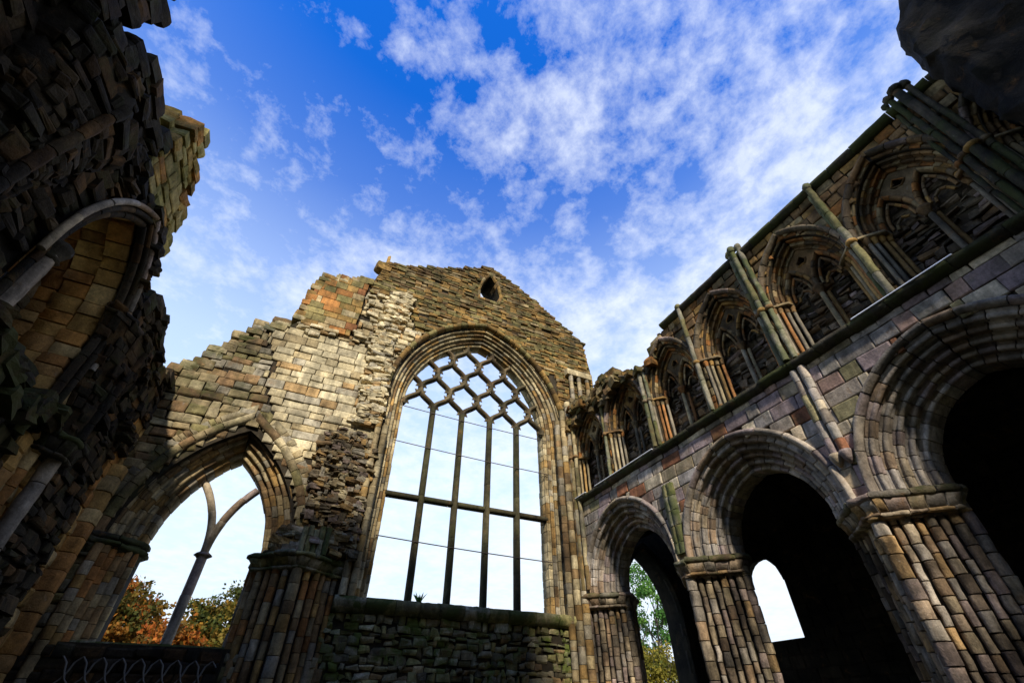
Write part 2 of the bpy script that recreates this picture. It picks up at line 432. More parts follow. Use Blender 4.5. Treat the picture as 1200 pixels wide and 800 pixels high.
gw_clear = arch_poly(WC, WW, WZ, WR, WSILL - .2, 18, .70)
gl_clear = arch_poly(LC, LW, LZ, LR, LSILL, 18, .76)
hg_clear = [(5.48 + (x - 5.48) * 1.12, 17.8 + (z - 17.8) * 1.06) for x, z in hole_g]
def e_ok(x, z): return pip(x, z, gout) and not pip(x, z, gw_clear) and not pip(x, z, gl_clear) and not pip(x, z, hg_clear)
def zone(x, z):
    a, b = x + .35 * n2(x, z, .9, 3), z + .35 * n2(x, z, .9, 8)
    dw = hypot(a - WC, max(0, b - WZ))
    if b < 4.0 and a > 1.5: return 'under'
    if b < LSILL + .1 and a < -.6: return 'low'
    if .15 < a < 1.75 and 3 < b < 8.7 - .5 * abs(a - .9): return 'torn'
    if z > 12.55 and -1.95 < x < .02 + .25 * n2(x, z, 2.) and z < 15.6: return 'ashlar'
    if b > 15.1 or (a > 2.0 and b > 13.6) or a > 8.9: return 'gable'
    if b > 12.2 and a < 2.6: return 'rough'
    if a > -1.9 - .25 * (b - 9) and b > 7.6: return 'pale'
    return 'mixed'
# each zone of the face has its own kind of masonry
def zin(*names): return lambda x, z: e_ok(x, z) and zone(x, z) in names
masonry(mb, EAST, -.5, 11.0, 9.0, 19.5, zin('gable'), 'gable', (.09, .17), (.22, .55), (-.02, .06), .02, .006, .02, .02, .15, .02)
masonry(mb, EAST, -1.95, .3, 12.5, 15.7, zin('ashlar'), 'ashlar', (.27, .36), (.4, .75), (.08, .10), .006, .006, .018, .006, moss=.15)
masonry(mb, EAST, -2, 2.9, 11.6, 17, zin('rough'), 'pale', (.12, .24), (.2, .6), (-.03, .15), .03, .008, .04, .03, .2, .05)
masonry(mb, EAST, -4.4, 2.9, 7.0, 13, zin('pale'), 'pale', (.22, .36), (.35, .8), (-.01, .04), .014, .009, .03, .014, .04)
masonry(mb, EAST, -6.2, 3, 0, 13, zin('mixed'), 'mixed', (.18, .32), (.28, .62), (-.01, .06), .022, .009, .04, .02, .1, .02, moss=.12)
masonry(mb, EAST, 1.2, 9.3, 0, 4.3, zin('under'), 'mossy', (.11, .24), (.13, .42), (-.01, .07), .03, .012, .05, .03, .2, .04, moss=.2)
masonry(mb, EAST, -6, -.4, 0, 3.0, zin('low'), 'dark', (.2, .3), (.3, .6), (0, .05), .02, .01, .04, .02, .1)
for _ in range(900):                                             # torn core where the arcade broke away
    x, z = U(-.15, 1.8), U(4.9, 8.8)
    if zone(x, z) != 'torn' or not e_ok(x, z): continue
    rock(mb, EAST(x, z, U(-.16, .17) * (1.1 - (z - 4.9) / 5)), (U(.1, .42) * U(.6, 1.1), U(.3, .5), U(.07, .24) * U(.6, 1.1)), 'rubble', .2, rc(), .2)
for _ in range(420):                                             # ragged band left of the great arch
    z = U(9, 15.4); x = 1.25 - .09 * abs(z - 10.5) + (max(0, z - 12.6) * .25) + U(-.35, .4)
    if e_ok(x, z): rock(mb, EAST(x, z, U(-.10, .07)), (U(.12, .5), .4, U(.06, .2)), 'pale', .16, rc(), .2)
top = gout[4:-1]
edge_rocks(mb, EAST, top[:8], 'gable', .04, -1.3, .2, .34, .12)
edge_rocks(mb, EAST, top[8:13], 'ashlar', .10, -1.3, .25, .42, .26, .2)
edge_rocks(mb, EAST, top[13:], 'mixed', .06, -1.3, .24, .46, .25, .25)
for (x, z, w, h) in ((-3.05, 12.05, .5, .34), (-2.45, 12.4, .6, .28), (-3.45, 11.35, .5, .3), (-3.9, 10.55, .45, .32), (-1.6, 15.2, .5, .3), (-.3, 15.62, .5, .26), (-4.3, 9.8, .5, .3), (-1.0, 15.45, .4, .2)):
    rock(mb, EAST(x, z, -.3), (w, .7, h), 'mixed', .08, rc(.2), .08)
rock(mb, EAST(.5, 17.3, -.15), (.14, .3, .75), 'gable', .12, rc(.3), .12)
rock(mb, EAST(.3, 16.9, -.2), (.5, .5, .4), 'gable', .2, rc(.3), .2)
# the corbelled corner with its little blind niche above the arcade
for x in (9.62, 10.05, 10.5): sweep(mb, vpath(EAST(x, 0, .16), 12.3, 13.7), circ(.10, 8), 'colon', .35, rough=.02)
slab(mb, EAST, [(9.4, 13.65), (10.75, 13.65), (10.75, 13.95), (9.4, 13.95)], [], .28, -.1, 'moulding')
slab(mb, EAST, [(9.4, 12.1), (10.75, 12.1), (10.75, 12.3), (9.4, 12.3)], [], .28, -.1, 'moulding')
gm = mb.build('masonry', gable)

def halves(mb, fr, c, w, zs, R, prof, mat, L, z0=None, **k):
    for s_ in 'LR': sweep(mb, arch_half(fr, c, w, zs, R, s_, z0), prof if True else prof, mat, L, **k)
mb = MB('moulding')
for q, (a, b, mt) in enumerate(((0, -.50, 'warm'), (.13, -.40, 'moulding'), (.26, -.28, 'warm'), (.39, -.17, 'moulding'), (.52, -.05, 'warm'))):
    halves(mb, EAST, WC, WW, WZ, WR, order(a, .16, b, .5, .045), mt, .30, WSILL, jit=.008, rough=.006)
big_arch = mb.build('window_arch', gable)
mb = MB('moulding')
halves(mb, EAST, WC, WW, WZ, WR, [(.68, -.1), (.69, .06), (.74, .15), (.84, .17), (.90, .10), (.92, -.1)], 'gable', .3, 10.0)
mb.build('hood_mould', big_arch)
# slim jamb shafts right of the window
for (x, d, r) in ((8.72, .12, .11), (8.95, .2, .12), (9.18, .30, .13)):
    mb = MB('moulding'); sweep(mb, vpath(EAST(x, 0, d), 0, 12.2 - (9.3 - x) * 2), circ(r, 10), 'moulding', .36, rough=.014); mb.build('jamb_shaft', gable)
for (x, d, r) in ((1.86, .10, .10), (1.62, .16, .10)):
    mb = MB('warm'); sweep(mb, vpath(EAST(x, 0, d), 4.0, 9.4 - (x - 1.6) * 1), circ(r, 10), 'warm', .36, rough=.014); mb.build('jamb_shaft', gable)
mb = MB('sill')
pth = [(EAST(1.45 + i * .38, WSILL - .0, 0), ZUP, EAST.ed) for i in range(21)]
sweep(mb, pth, [(-.34, -.2), (-.34, .06), (-.26, .17), (-.12, .24), (0., .20), (.06, -.1), (.12, -.9), (-.34, -.9)], 'sill', .8, rough=.03, moss=.3)
mb.build('window_sill', gable)
# small gable opening surround
mb = MB('moulding')
hp = [(EAST(x, z, 0), (EAST(x, z, 0) - EAST(5.48, 17.8, 0)).normalized(), EAST.ed) for x, z in hole_g + hole_g[:1]]
sweep(mb, hp, rect(0, .16, -.7, .05), 'gable', .3, rough=.01)
mb.build('gable_opening', gable)

# tracery of the great window
TD = -.62
def strand_ok(s, z): return pip(s, z, arch_poly(WC, WW + .06, WZ, WR + .06, WSILL, 20))
mb = MB('tracery'); NL = 5; LWID = 2 * WW / NL; HH = .87; Z0 = 10.6
inr = arch_poly(WC, WW, WZ, WR, WSILL, 22, .06)
def strand(mb, s0, z0, s1, z1, sg):
    n = 16; run = []
    for i in range(n + 1):
        t = i / n; e = .5 - .5 * cos(pi * t) - .125 * sin(2 * pi * t)
        s = s0 + sg * .03 + (s1 - s0 - sg * .06) * e; z = z0 + (z1 - z0) * t
        de = pi / 2 * sin(pi * t) - .25 * pi * cos(2 * pi * t); tx, tz = (s1 - s0) * de, (z1 - z0); l = hypot(tx, tz)
        if pip(s, z, inr): run.append((EAST(s, z, TD), EAST.es * (tz / l) - ZUP * (tx / l), EAST.ed))
    if len(run) > 2:
        sweep(mb, run, [(-.05, -.13), (.05, -.13), (.10, -.05), (.10, .05), (.035, .13), (0, .155), (-.035, .13), (-.10, .05), (-.10, -.05)], 'tracery', 5, 0., 0.)
        for k in (4, 12):                                          # cusps
            if k < len(run) - 1:
                P, N, D = run[k]
                sd = (1 if k == 4 else -1) * (1 if s1 > s0 else -1)
                T = (run[k + 1][0] - P).normalized(); b = P + N * (.085 * sd)
                vs = [b - T * .075 + D * .05, b + T * .075 + D * .05, b + T * .075 - D * .05, b - T * .075 - D * .05, b + N * (.17 * sd)]
                mb.add(vs, [(0, 1, 4), (1, 2, 4), (2, 3, 4), (3, 0, 4)], 'tracery', rc(), False)
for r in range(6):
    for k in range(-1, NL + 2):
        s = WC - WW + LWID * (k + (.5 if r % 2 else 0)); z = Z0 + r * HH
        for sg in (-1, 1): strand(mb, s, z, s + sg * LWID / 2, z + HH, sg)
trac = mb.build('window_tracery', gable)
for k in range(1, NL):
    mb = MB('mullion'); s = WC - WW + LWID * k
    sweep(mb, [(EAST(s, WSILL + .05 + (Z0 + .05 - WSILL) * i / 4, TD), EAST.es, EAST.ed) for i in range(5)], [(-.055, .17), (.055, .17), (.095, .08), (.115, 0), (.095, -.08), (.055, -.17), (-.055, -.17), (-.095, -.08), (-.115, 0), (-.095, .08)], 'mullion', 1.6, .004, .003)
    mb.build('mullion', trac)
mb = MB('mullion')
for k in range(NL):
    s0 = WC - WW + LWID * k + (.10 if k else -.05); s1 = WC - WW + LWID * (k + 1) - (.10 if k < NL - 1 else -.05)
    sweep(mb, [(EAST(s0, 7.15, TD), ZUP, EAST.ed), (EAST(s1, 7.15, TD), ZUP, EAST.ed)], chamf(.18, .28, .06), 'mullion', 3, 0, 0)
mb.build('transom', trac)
for z in (10.42, 8.98, 5.78):
    mb = MB('rod'); n = 12
    sweep(mb, [(EAST(WC - WW - .1 + (2 * WW + .2) * i / n, z - .03 * sin(pi * i / n) - .12 * i / n, TD + .19), ZUP, EAST.ed) for i in range(n + 1)], circ(.017, 6), 'rod', 20, 0, 0)
    mb.build('tie_rod', trac)

# left aisle arch
mb = MB('moulding')
for (a, b) in ((0, -.66), (.15, -.52), (.30, -.37), (.45, -.22), (.60, -.06)):
    halves(mb, EAST, LC, LW, LZ + .2, LR, order(a, .17, b, .6, .052), 'moulding', .27, jit=.012, rough=.01)
larch = mb.build('aisle_arch', gable)
mb = MB('moulding')
halves(mb, EAST, LC, LW, LZ + .2, LR, [(.74, -.1), (.75, .04), (.82, .10), (.92, .11), (.98, .05), (.99, -.1)], 'mixed', .3, moss=.1)
halves(mb, EAST, LC, LW, LZ + .2, LR, rect(.99, 1.22, -.1, .03), 'mixed', .13, jit=.02, rough=.02)
mb.build('hood_mould', larch)
for sg in (-1, 1):
    for (a, b, r) in ((.04, -.66, .09), (.16, -.5, .10), (.30, -.40, .10), (.42, -.24, .10), (.54, -.12, .11), (.68, .0, .11)):
        mb = MB('shaft'); sweep(mb, vpath(EAST(LC + sg * (LW + a), 0, b), -.1, LZ + .05), circ(r, 9), 'shaft', .3, rough=.014); mb.build('jamb_shaft', larch)
    mb = MB('shade_stone'); x0, x1 = sorted((LC + sg * (LW - .02), LC + sg * (LW + .8)))
    slab(mb, EAST, [(x0, -.2), (x1, -.2), (x1, LZ), (x0, LZ)], [], -.72, -1.2, 'shade_stone')
    mb.build('jamb_core', larch)
for sg in (-1, 1):
    mb = MB('ledge')
    c0 = LC + sg * (LW + .38); pl = [tuple(EAST(c0 + x, 0, y).xy) for x, y in ((-.46, -.1 + .12 * sg), (-.46, -.8), (.46, -.8), (.46, -.1 - .0 * sg), (0.3 * sg, .12), (-.1 * sg, -.2))]
    if sg < 0: pl = pl
    pl = [tuple(EAST(LC + sg * (LW + a), 0, b).xy) for a, b in ((-.02, -1.0), (.0, -.62), (.2, -.46), (.4, -.28), (.6, -.08), (.8, .08), (1.0, .06))]
    cc = EAST(LC + sg * (LW + .9), 0, -.9).xy
    abacus(mb, pl, LZ - .25, 'ledge', .2, 1.6); abacus(mb, pl, LZ - .1, 'ledge', .2, 1.2)
    mb.build('capital', larch)
mb = MB('sill')
sweep(mb, [(EAST(-3.75 + .3 * i, LSILL, -.5), ZUP, EAST.ed) for i in range(12)], [(-.16, .22), (-.06, .28), (.05, .24), (.10, -.5), (-.16, -.5)], 'sill', .9, rough=.02, moss=.5)
mb.build('window_sill', larch)
mb = MB('shaft'); LTD = -.95
sweep(mb, [(EAST(LC + .0, LSILL + (4.85 - LSILL) * i / 5, LTD), EAST.es, EAST.ed) for i in range(6)], [(-.06, .16), (.06, .16), (.125, 0), (.06, -.16), (-.06, -.16), (-.125, 0)], 'voussoir', 1.1, .004)
lathe(mb, EAST(LC, 4.72, LTD), [(.09, 0), (.16, .07), (.23, .11), (.19, .15), (.11, .2)], 'voussoir', 10)
lt = mb.build('window_tracery', larch)   # the forked mullion of the aisle window
for sg in (-1, 1):
    mb = MB('voussoir'); pts = []; cx = LC + sg * (2.85); Rr = 2.85
    li = arch_poly(LC, LW, LZ + .2, LR, 0, 20, .04)
    for i in range(30):
        an = 1.15 * i / 29; s, z = cx - sg * Rr * cos(an), 4.85 + Rr * sin(an)
        if not pip(s, z, li): break
        pts.append((EAST(s, z, LTD + .006 * sg), EAST.es * (-sg * cos(an)) + ZUP * sin(an), EAST.ed))
    sweep(mb, pts, chamf(.19, .26, .06), 'voussoir', .9, .004)
    r_ = mb.build('tracery_branch', larch)

# respond of the lost arcade between the two windows
mb = MB('shaft')
RS = [(-.66, -.62, .10), (-.70, -.44, .07), (-.62, -.26, .085), (-.47, -.08, .095), (-.28, .10, .075), (-.10, .28, .10), (.12, .44, .08), (.38, .56, .135), (.64, .44, .08), (.86, .28, .10), (1.04, .10, .075), (1.2, -.02, .095), (1.38, -.06, .07)]
for (x, d, r) in RS: sweep(mb, vpath(EAST(x, 0, d), -.1, 4.5), circ(r, 10), 'shaft', .36, jit=.01, rough=.015)
resp = mb.build('respond', gable)
mb = MB('shade_stone')
pl = [tuple(EAST(x, 0, d - .06).xy) for x, d, r in RS]
stack(mb, [tuple(EAST(-.5, 0, -.4).xy)] + pl + [tuple(EAST(1.3, 0, -.4).xy)], EAST(.38, 0, 0).xy, [(-.2, .95), (4.4, .95)], 'mortar', .4, 0)
mb.build('pier_core', resp)
mb = MB('sill')
pl = [tuple(EAST(x, 0, d + .14).xy) for x, d, r in RS[3:-1]]
pl = [tuple(EAST(-.72, 0, -.35).xy), tuple(EAST(-.72, 0, -.1).xy)] + pl + [tuple(EAST(1.52, 0, .05).xy), tuple(EAST(1.52, 0, -.35).xy)]
abacus(mb, pl, 4.42, 'sill', .35, 1.2)
stack(mb, pl, EAST(.38, 0, 0).xy, [(4.4, .9), (4.84, .9)], 'sill', .3, .02)
mb.build('capital', resp)
mb = MB('rubble')
for _ in range(60): rock(mb, EAST(U(-.4, 1.3), U(4.85, 5.5), U(-.2, .22)), (U(.2, .45), U(.3, .5), U(.12, .26)), 'rubble', .2, rc(.12), .2)
for x in (.3, .45, .6, .75, .9): sweep(mb, vpath(EAST(x, 0, .36), 4.85, 5.55 + U(-.1, .1)), circ(.075, 8), 'sill', .5, rough=.02, moss=.4)
mb.build('broken_springer', resp)

# ================================================================== ARCADE (RIGHT) WALL
arc = thing('arcade_wall', 'tall arcade wall with deep round arches below a blind triforium', 'ruined wall', (9.3, 4.5, 0))
AX = [13.9, 9.2, 4.5, -.2, -4.9]
AW, AZ_, AR = 1.36, 4.6, 1.56
TB = [12.75, 10.40, 8.05, 5.72, 3.38, 1.02, -1.34]                # triforium bays
TW, TZ, TR, TBASE = .72, 9.35, 1.59, 7.78
ARCHC = [(AX[i] + AX[i + 1]) / 2 for i in range(4)]
def rtop(y):
    pts = [(-7.5, 11.45), (7.95, 11.45), (8.3, 11.1), (8.84, 10.65), (9.6, 10.72), (10.2, 11.05), (10.6, 11.5), (11.4, 11.7), (12.2, 11.25), (13.0, 11.65), (14.15, 11.55)]
    return pts
bot = [(-7.5, 4.5)]
for c in ARCHC[::-1]: bot += arch_poly(c, AW, AZ_, AR, 4.5, 12, .70)
bot.append((14.14, 4.5))
rout = bot + rtop(0)[::-1]
tholes = [arch_poly(c, TW, TZ, TR, TBASE, 8, .24) for c in TB]
mb = MB('mortar')
slab(mb, RIGHT, rout, tholes, -.05, -1.6, 'mortar')
slab(mb, RIGHT, [(-7.4, TBASE - .1), (14.05, TBASE - .1), (14.05, 11.0), (-7.4, 11.0)], [], -.62, -.8, 'mortar')
aclear = [arch_poly(c, AW, AZ_, AR, 4.4, 14, .80) for c in ARCHC]
tclear = [arch_poly(c, TW, TZ, TR, TBASE, 10, .32) for c in TB]
def r_ok(x, z): return pip(x, z, rout) and not any(pip(x, z, a) for a in aclear) and not any(pip(x, z, a) for a in tclear)
masonry(mb, RIGHT, -7.4, 14.1, 4.5, 7.55, r_ok, 'arcade', (.27, .38), (.3, .75), (0, .03), .010, .008, .022, .010, .02, moss=.12)
masonry(mb, RIGHT, -7.4, 14.1, 7.75, 11.75, r_ok, 'trif', (.18, .30), (.2, .5), (-.01, .03), .015, .009, .03, .015, .05, moss=.12)
BK = Fr((9.3 + .62, 0, 0), (0, 1, 0), (-1, 0, 0))
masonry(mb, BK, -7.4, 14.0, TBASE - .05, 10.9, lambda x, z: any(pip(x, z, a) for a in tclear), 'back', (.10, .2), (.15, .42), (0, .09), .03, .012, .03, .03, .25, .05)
edge_rocks(mb, RIGHT, rtop(0)[1:], 'trif', .08, -1.5, .3, .45, .24, .35)
for _ in range(70):
    y = U(8.3, 13.9); z = U(10.5, 11.5)
    if r_ok(y, z): rock(mb, RIGHT(y, z, U(0, .14)), (.4, U(.25, .5), U(.15, .35)), 'trif', .3, rc(.4), .2)
mb.build('masonry', arc)
# arches
for ci, c in enumerate(ARCHC):
    mb = MB('voussoir')
    for (a, b) in ((0, -.58), (.14, -.45), (.28, -.32), (.42, -.18), (.56, -.03)):
        halves(mb, RIGHT, c, AW, AZ_, AR, order(a, .16, b, 1.5 + 2 * b * .9, .048), 'voussoir', .22, jit=.009, rough=.006)
    ao = mb.build('arch', arc)
    mb = MB('voussoir')
    halves(mb, RIGHT, c, AW, AZ_, AR, [(.72, -.06), (.72, .03), (.77, .10), (.83, .11), (.87, .05), (.88, -.06)], 'voussoir', .4, rough=.006)
    mb.build('hood_mould', ao)
# piers
def pier(axis, half=None):
    D = .92; mb = MB('pier'); Pts = []
    cs = (axis, -.88)
    front = [(0, .02, .12)]
    for t, r in ((.16, .058), (.30, .084), (.44, .058), (.58, .084), (.72, .058), (.86, .084), (1., .10)):
        for sg in (-1, 1): front.append((sg * D * t, -.88 * t, r))
    back = [(sg * D * t, -1.76 + .88 * t, r) for t, r in ((.0, .14), (.25, .1), (.5, .12), (.75, .1)) for sg in (-1, 1)]
    for (s, d, r) in front + back:
        if half and s > .05: continue
        sweep(mb, vpath(RIGHT(axis + s, 0, d - .04), -.1, 4.36), circ(r, 10), 'pier', .30, jit=.012, rough=.026, gap=.010)
    p = mb.build('pier', arc)
    mb = MB('shade_stone'); k = .93
    pl = [tuple(RIGHT(axis + s, 0, d - .05).xy) for s, d in ((0, -.06), (D * k, -.88), (0, -1.7), (-D * k, -.88))]
    ctr = RIGHT(axis, 0, -.88).xy
    stack(mb, pl, ctr, [(-.2, 1), (4.4, 1)], 'mortar', .4, .0)
    mb.build('pier_core', p)
    mb = MB('pier')
    pl = [tuple(RIGHT(axis + s, 0, d).xy) for s, d in ((-.16, .1), (.16, .1), (D + .06, -.74), (D + .06, -1.0), (.16, -1.86), (-.16, -1.86), (-D - .06, -1.0), (-D - .06, -.74))]
    abacus(mb, pl + pl[:1], 4.2, 'pier', .2)
    stack(mb, pl, ctr, [(4.18, .86), (4.64, .92)], 'pier', .3, .02)
    for (s, d, r) in front: lathe(mb, RIGHT(axis + s, 4.16, d - .02), [(r * .9, 0), (r * 1.25, .04), (r * 1.0, .08), (r * 1.1, .2), (r * 1.5, .3), (r * 1.5, .36)], 'pier', 9, rc(.2), .02)
    mb.build('capital', p)
for i, a in enumerate(AX): pier(a, None)
# string course with its strip of pale lead
mb = MB('ledge')
sweep(mb, [(RIGHT(-7.4 + i * .4, 7.62, 0), ZUP, RIGHT.ed) for i in range(54)], [(-.10, -.1), (-.10, .04), (-.02, .17), (.07, .20), (.09, .15), (.13, -.1)], 'ledge', .95, .004, .012, .2, .3, rough=.018)
sc_ = mb.build('string_course', arc)
for (y0, y1) in ((1.15, 3.0), (9.3, 12.4), (13.0, 14.0)):
    mb = MB('lead'); sweep(mb, [(RIGHT(y0, 7.712, .20), ZUP, RIGHT.ed), (RIGHT(y1, 7.712, .20), ZUP, RIGHT.ed)], rect(-.012, .014, -.03, .025), 'lead', 20, 0, 0)
    mb.build('lead_flashing', sc_)
mb = MB('ledge')
sweep(mb, [(RIGHT(-7.4 + i * .4, 11.5, 0), ZUP, RIGHT.ed) for i in range(39)], [(-.10, -.2), (-.10, .05), (0, .15), (.08, .16), (.14, -.3)], 'ledge', .8, .004, .01, .2, .4, rough=.012)
mb.build('cornice', arc)
# blind triforium bays
for bi, c in enumerate(TB):
    mb = MB('trif')
    ruin = bi < 2
    for (a, b) in ((0, -.34), (.085, -.24), (.17, -.13), (.255, -.02)):
        halves(mb, RIGHT, c, TW, TZ, TR, order(a, .10, b, .26, .032), 'trif', .2, jit=.008, rough=.008)
    halves(mb, RIGHT, c, TW, TZ, TR, [(.33, -.05), (.34, .07), (.39, .12), (.45, .11), (.47, -.05)], 'back', .3, rough=.012)
    # tympanum: two lancet sub-arches and a pierced trefoil
    w2, R2 = .30, 1.15; cc2 = (c + .365, c - .365)
    outp = arch_poly(c, TW + .02, TZ, TR + .02, TZ - .02, 10)
    subs = []
    for cc in cc2: subs += arch_poly(cc, w2, TZ + .02, R2, TZ - .02, 7)[::-1]
    tz_ = TZ + .94
    tre = [(c + (.065 + .07 * abs(cos(1.5 * (an - pi / 2)))) * cos(an), tz_ + (.065 + .07 * abs(cos(1.5 * (an - pi / 2)))) * sin(an)) for an in [2 * pi * k / 30 for k in range(30)]]
    slab(mb, RIGHT, outp + subs, [tre], -.38, -.5, 'trif')
    for cc in cc2:
        halves(mb, RIGHT, cc, w2, TZ + .02, R2, [(-.0, -.50), (-.0, -.36), (.03, -.31), (.075, -.31), (.10, -.36), (.10, -.5)], 'trif', .22, rough=.006)
        halves(mb, RIGHT, cc, w2 - .07, TZ, R2 - .07, circ(.034, 7, 0, -.41), 'trif', .2)
        halves(mb, RIGHT, cc, w2 - .13, TZ - .02, .24, circ(.034, 7, 0, -.47), 'trif', .2)
    tp = [(RIGHT(x, z, 0), (RIGHT(x, z, 0) - RIGHT(c, tz_, 0)).normalized(), RIGHT.ed) for x, z in tre + tre[:1]]
    sweep(mb, tp, [(.0, -.4), (.0, -.36), (.025, -.345), (.05, -.4)], 'trif', .2, 0, 0)
    bay = mb.build('triforium_bay', arc)
    for sg in (-1, 1):
        for (a, d) in ((1.0, -.03), (.905, -.14), (.82, -.25), (.735, -.36)):
            mb = MB('colon')
            sweep(mb, vpath(RIGHT(c + sg * a, 0, d), TBASE, 9.14), circ(.043, 9), 'colon', 3, 0, .01, .3, rough=.012)
            lathe(mb, RIGHT(c + sg * a, TBASE, d), [(.07, 0), (.07, .05), (.05, .1)], 'trif', 8)
            lathe(mb, RIGHT(c + sg * a, 9.12, d), [(.045, 0), (.058, .03), (.048, .06), (.075, .13), (.08, .19)], 'trif', 9, None, .01)
            mb.build('colonnette', bay)
        mb = MB('trif')
        sweep(mb, [(RIGHT(c + sg * .66, 9.34, -.32), ZUP, RIGHT.ed), (RIGHT(c + sg * 1.05, 9.34, -.0), ZUP, RIGHT.ed)], rect(-.035, .03, -.16, .12), 'trif', 3, 0, 0, rough=.012)
        mb.build('abacus', bay)
    mb = MB('colon')
    for dd in ((0, -.34, .056), (-.09, -.46, .045)):
        sweep(mb, vpath(RIGHT(c + dd[0], 0, dd[1]), TBASE, 9.12), circ(dd[2], 9), 'colon', 3, 0, .01, .3, rough=.012)
    lathe(mb, RIGHT(c, 9.1, -.36), [(.058, 0), (.08, .03), (.065, .07), (.12, .18), (.13, .24)], 'trif', 10, None, .012)
    mb.build('colonnette', bay)
# tall wall shafts between the bays
def wshaft(axis, rs, z0, z1, mat='green', ring=9.35, name='wall_shaft'):
    mb = MB(mat)
    for (s, d, r) in rs:
        sweep(mb, vpath(RIGHT(axis + s, 0, d), z0, z1 + U(-.08, .08)), circ(r * .85, 10), mat, .8, .006, .008, .2, .3, rough=.022)
        if ring: lathe(mb, RIGHT(axis + s, ring - .08, d), [(r * .85, 0), (r * 1.35, .04), (r * 1.35, .09), (r * .85, .14)], 'trif', 10, None, .01)
        lathe(mb, RIGHT(axis + s, z1 - .1, d), [(r * .85, 0), (r * 1.3, .05), (r * 1.35, .13), (r * .9, .2)], mat, 9, rc(.3), .04)
    mb.build(name, arc)
wshaft(2.2, [(0, .14, .085), (.12, .02, .05)], 7.75, 11.55)
wshaft(6.9, [(0, .12, .08), (.12, .0, .045)], 7.75, 11.6)
wshaft(4.55, [(0, .17, .085), (-.17, .1, .075), (.17, .08, .075)], 7.75, 11.75)
wshaft(-.12, [(0, .2, .1), (-.17, .13, .07), (.17, .13, .07), (.3, .02, .05)], 7.75, 11.85, 'ledge')
wshaft(9.2, [(0, .15, .08), (-.15, .08, .07)], 7.75, 10.5)
wshaft(11.55, [(0, .1, .07)], 7.75, 10.9)
wshaft(13.75, [(0, .16, .1), (-.2, .1, .09)], 4.7, 11.0, 'moulding')
def stepshaft(axis, rs, z0, z1, mat, L, nm, moss):
    mb = MB(mat)
    for (s, d, r) in rs: sweep(mb, vpath(RIGHT(axis + s, 0, d), z0, z1), circ(r, 10), mat, L, .006, .01, .2, moss, rough=.014)
    return mb
mb = stepshaft(4.5, [(.1, .06, .088), (-.11, .06, .088)], 5.45, 7.5, 'arcade', .32, '', .1)
for s in (.1, -.11): lathe(mb, RIGHT(4.5 + s, 5.22, .06), [(.03, 0), (.09, .1), (.12, .2), (.11, .26)], 'voussoir', 9)
mb.build('twin_shaft', arc)
mb = MB('green')
sweep(mb, [(RIGHT(9.2, 4.75 + (6.6 - 4.75) * i / 4, 0), RIGHT.es, RIGHT.ed) for i in range(5)], [(-.2, -.05), (-.2, .1), (-.03, .13), (0, .09), (.03, .13), (.2, .1), (.2, -.05)], 'green', .34, moss=.5, rough=.012)
mb.build('pilaster', arc)

# broken vault hanging high at the near end of the arcade
mb = MB('shade_stone')
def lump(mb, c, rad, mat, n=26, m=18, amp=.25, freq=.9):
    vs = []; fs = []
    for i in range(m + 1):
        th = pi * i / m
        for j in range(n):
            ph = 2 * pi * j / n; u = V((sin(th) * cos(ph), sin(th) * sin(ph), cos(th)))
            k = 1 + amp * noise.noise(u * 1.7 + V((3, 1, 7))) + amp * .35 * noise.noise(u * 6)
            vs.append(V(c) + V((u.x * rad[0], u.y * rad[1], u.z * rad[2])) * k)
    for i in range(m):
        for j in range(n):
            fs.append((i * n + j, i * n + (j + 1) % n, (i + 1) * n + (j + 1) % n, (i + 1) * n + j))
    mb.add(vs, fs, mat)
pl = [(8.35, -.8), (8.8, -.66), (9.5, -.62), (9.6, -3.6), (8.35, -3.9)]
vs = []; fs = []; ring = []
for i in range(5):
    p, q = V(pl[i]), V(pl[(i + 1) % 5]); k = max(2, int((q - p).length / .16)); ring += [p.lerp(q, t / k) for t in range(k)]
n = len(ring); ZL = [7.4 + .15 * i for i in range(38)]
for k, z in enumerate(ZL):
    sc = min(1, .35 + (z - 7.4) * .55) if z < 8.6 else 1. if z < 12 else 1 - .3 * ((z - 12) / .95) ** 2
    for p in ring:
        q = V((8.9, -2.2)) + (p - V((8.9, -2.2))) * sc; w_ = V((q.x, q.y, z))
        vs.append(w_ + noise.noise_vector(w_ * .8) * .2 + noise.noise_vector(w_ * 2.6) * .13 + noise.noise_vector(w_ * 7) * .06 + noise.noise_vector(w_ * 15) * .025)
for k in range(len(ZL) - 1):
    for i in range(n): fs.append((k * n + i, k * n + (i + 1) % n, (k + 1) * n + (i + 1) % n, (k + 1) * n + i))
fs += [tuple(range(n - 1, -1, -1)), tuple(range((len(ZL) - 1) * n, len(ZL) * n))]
mb.add(vs, fs, 'shade_stone')  # its unlit black comes from the stone colour
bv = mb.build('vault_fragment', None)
bv['label'] = 'black overhanging stump of broken masonry above the near end of the arcade'; bv['category'] = 'vault fragment'

